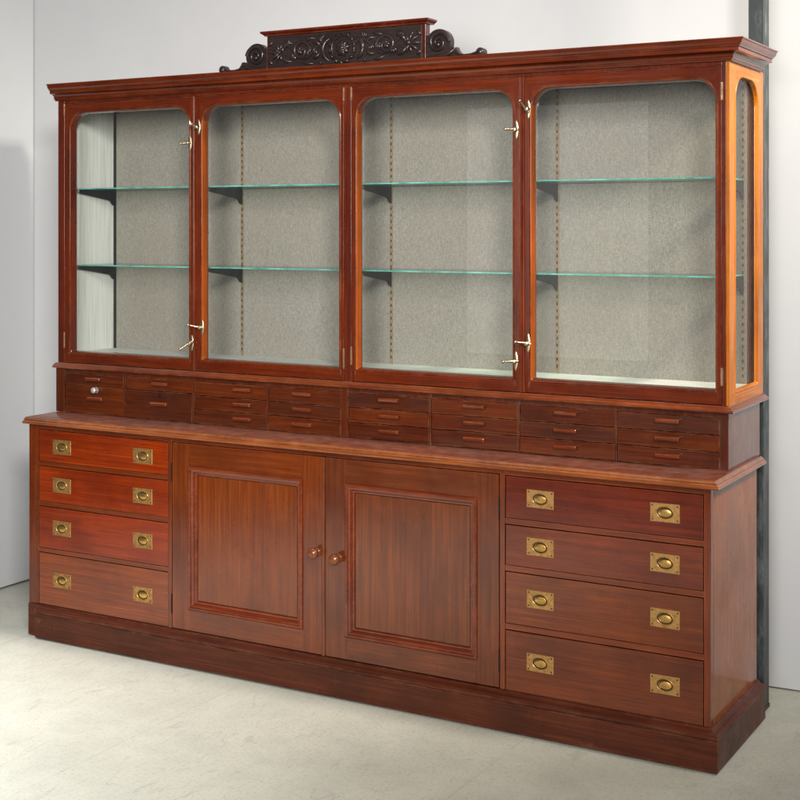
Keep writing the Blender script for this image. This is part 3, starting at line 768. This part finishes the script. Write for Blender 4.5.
for sg in (1, -1):
    X = lambda d: C0+sg*d
    A = lambda a: a if sg == 1 else PI-a
    # main scroll: leaves the rosette, dips and winds into a spiral
    c1 = X(.190)
    t_ = -1.45*sg
    spiral(c1, cz0, .044, .009, A(PI*.98), t_, .0088, .0052)
    for k in range(5): petal(c1+sg*.002, cz0+.001, k*2*PI/5+.3, .016, .0052, cy-.002)
    ring(c1, cz0-.001, .030, .0022)
    leaf(X(.062), cz0+.040, A(-.55), .085, .0070, -.9*sg if sg == 1 else .9)
    leaf(X(.060), cz0-.044, A(.45), .075, .0060, .9 if sg == 1 else -.9)
    leaf(X(.100), cz0+.012, A(1.1), .050, .0058, -.8*sg)
    leaf(X(.105), cz0-.008, A(-1.2), .045, .0056, .8*sg)
    leaf(X(.128), cz0+.046, A(.1), .050, .0048, -.3*sg)
    leaf(X(.135), cz0-.050, A(-.05), .050, .0046, .3*sg)
    mb.ball((X(.085), cy-.002, cz0+.052), .0062); mb.ball((X(.098), cy-.002, cz0-.050), .0066); mb.ball((X(.112), cy-.003, cz0+.030), .0052)
    leaf(X(.232), cz0+.034, A(.1), .060, .0066, -.9*sg)
    leaf(X(.235), cz0-.036, A(-.1), .060, .0064, .9*sg)
    # winding stem from the rosette through the scroll to the end leaf
    stem = [(X(.050+.235*t/24), cy-.001, cz0+.030*math.sin(t/24*2*PI*1.25+.5)) for t in range(25)]
    mb.tube(stem, [.0062-.003*t/24 for t in range(25)], 8)
    for t, up in ((4, 1), (7, -1), (10, 1), (17, -1), (20, 1), (23, -1)):
        p = stem[t]
        for q in range(3): leaf(p[0], p[2], A(up*(.5+.45*q)), .034, .0042, .5*up*sg)
    for k, (a, l) in enumerate(((1.9, .040), (1.25, .044), (.62, .046), (0., .048), (-.62, .046), (-1.25, .044), (-1.9, .040))):
        petal(X(.288), cz0+.000, A(a), l, .0060)
    mb.ball((X(.288), cy-.007, cz0), .0085)
    leaf(X(.320), cz0+.046, A(-.9), .030, .0050, .3*sg); leaf(X(.320), cz0-.046, A(.9), .030, .0050, -.3*sg)
# stippled ground
for k in range(70):
    mb.ball((random.uniform(px0+.02, px1-.024), PY-.0045, random.uniform(pz0+.008, pz1-.010)), random.uniform(.0012, .0024), 6)
build('carved_panel', mb, W_CARVE, pb, (1.42, PY, 2.376), 0, 50)

def scroll_bracket(sg):
    mbx = MB(); B = px1+.001 if sg == 1 else px0-.001
    X = lambda d: B+sg*d
    cx, cz, r = .052, 2.3700, .0505
    pts = [(0, pz0), (0, 2.400)]
    for i in range(17):
        a = PI*.80 - (PI*1.02)*i/16; pts.append((cx+r*math.cos(a), cz+r*math.sin(a)))
    pts += [(.1010, 2.3490), (.1130, 2.3510), (.1170, 2.3470), (.1210, 2.3360)]
    for i in range(7):
        a = PI*1.08+ (PI*.42)*i/6; pts.append((.164+.043*math.cos(a), 2.3620+.043*math.sin(a)))
    pts += [(.180, 2.3200), (.195, 2.3240), (.203, 2.3310)]
    for i in range(9):
        a = PI*.85 - PI*1.2*i/8; pts.append((.219+.0165*math.cos(a), 2.3265+.0165*math.sin(a)))
    pts += [(.232, pz0)]
    y0, y1 = PY+.002, PY+.030
    fr = [(X(a), y0, b) for a, b in pts]; bk = [(X(a), y1, b) for a, b in pts]
    mbx.loops([fr, bk], True, True, True)
    global mb
    mb = mbx
    yy = y0-.001
    spiral(X(cx), cz, .0440, .0075, (0.05 if sg == 1 else PI-.05), 1.75*sg, .0092, .0055, yy, 60, .0110)
    leaf_pts = [(X(.004), yy, 2.320), (X(.05), yy-.003, 2.3190), (X(.09), yy-.003, 2.3250), (X(.112), yy, 2.339), (X(.117), yy, 2.347)]
    mb.tube(leaf_pts, [.004, .008, .0090, .0065, .003], 8)
    mb.tube([(X(.119), yy, 2.338), (X(.135), yy-.002, 2.3225), (X(.160), yy-.003, 2.3175), (X(.185), yy-.002, 2.3200), (X(.205), yy, 2.3270)], [.002, .0042, .0050, .0042, .003], 8)
    mb.ball((X(.219), yy+.002, 2.3265), .0145, 14, (1, .7, 1))
    for a in (.02, .04, .06, .08): mb.tube([(X(a), yy, 2.311), (X(a+.006), yy-.004, 2.316), (X(a+.016), yy-.003, 2.324)], [.002, .0036, .0015], 6)
    build('scroll', mb, W_CARVE, pb, (X(.05), PY, pz0), .0006, 50)
scroll_bracket(1); scroll_bracket(-1)

# ------------------------------------------------------------------ light
w = bpy.data.worlds.new('World'); S.world = w; w.use_nodes = True
bg = w.node_tree.nodes['Background']; bg.inputs[0].default_value = (1., .95, .88, 1); bg.inputs[1].default_value = .10
def area(name, loc, target, sx_, sy_, power, col, spread=180):
    l = bpy.data.lights.new(name, 'AREA'); l.shape = 'RECTANGLE'; l.size = sx_; l.size_y = sy_; l.energy = power; l.color = col
    l.spread = math.radians(spread)
    o = bpy.data.objects.new(name, l); COL.objects.link(o); o.location = loc
    o.rotation_euler = (Vector(target)-Vector(loc)).to_track_quat('-Z', 'Y').to_euler(); return o
area('window_light', (5.9, -5.2, 3.9), (1.2, .3, 1.6), 1.0, 1.0, 48, (1., .965, .92), 58)
area('front_fill', (3.6, -7.0, 2.6), (1.3, .3, 1.65), 3.0, 2.4, 62, (1., .99, .97), 50)
area('roof_light', (.65, -1.9, 4.7), (.55, -1.75, 0), 2.0, 3.0, 46, (.97, .985, 1.), 34)
area('side_roof_light', (5.6, .10, 4.2), (2.9, .4, 2.25), .6, .6, 40, (1., .93, .80), 52)
area('pane_reflection_light', (-1.7, -9.0, 1.65), (-1.7, 0, 1.65), 2.1, 2.7, 11, (1., .97, .93))  # added unseen lamp, gives the panes a pale reflection and the doors sheen

# ------------------------------------------------------------------ camera
cam = bpy.data.cameras.new('camera'); co = bpy.data.objects.new('camera', cam); COL.objects.link(co); S.camera = co
cam.sensor_width = 36; cam.lens = 1377/800*36; cam.shift_y = -174/800; cam.clip_end = 100
co.location = (4.1909, -4.2170, 1.7034); co.rotation_euler = (PI/2, 0, math.radians(29.75))

S.view_settings.view_transform = 'Standard'; S.view_settings.look = 'None'; S.view_settings.exposure = .1; S.view_settings.gamma = 1
S.render.engine = 'CYCLES'
S.cycles.max_bounces = 7; S.cycles.transparent_max_bounces = 16
S.cycles.caustics_reflective = False; S.cycles.caustics_refractive = False; S.cycles.blur_glossy = .5
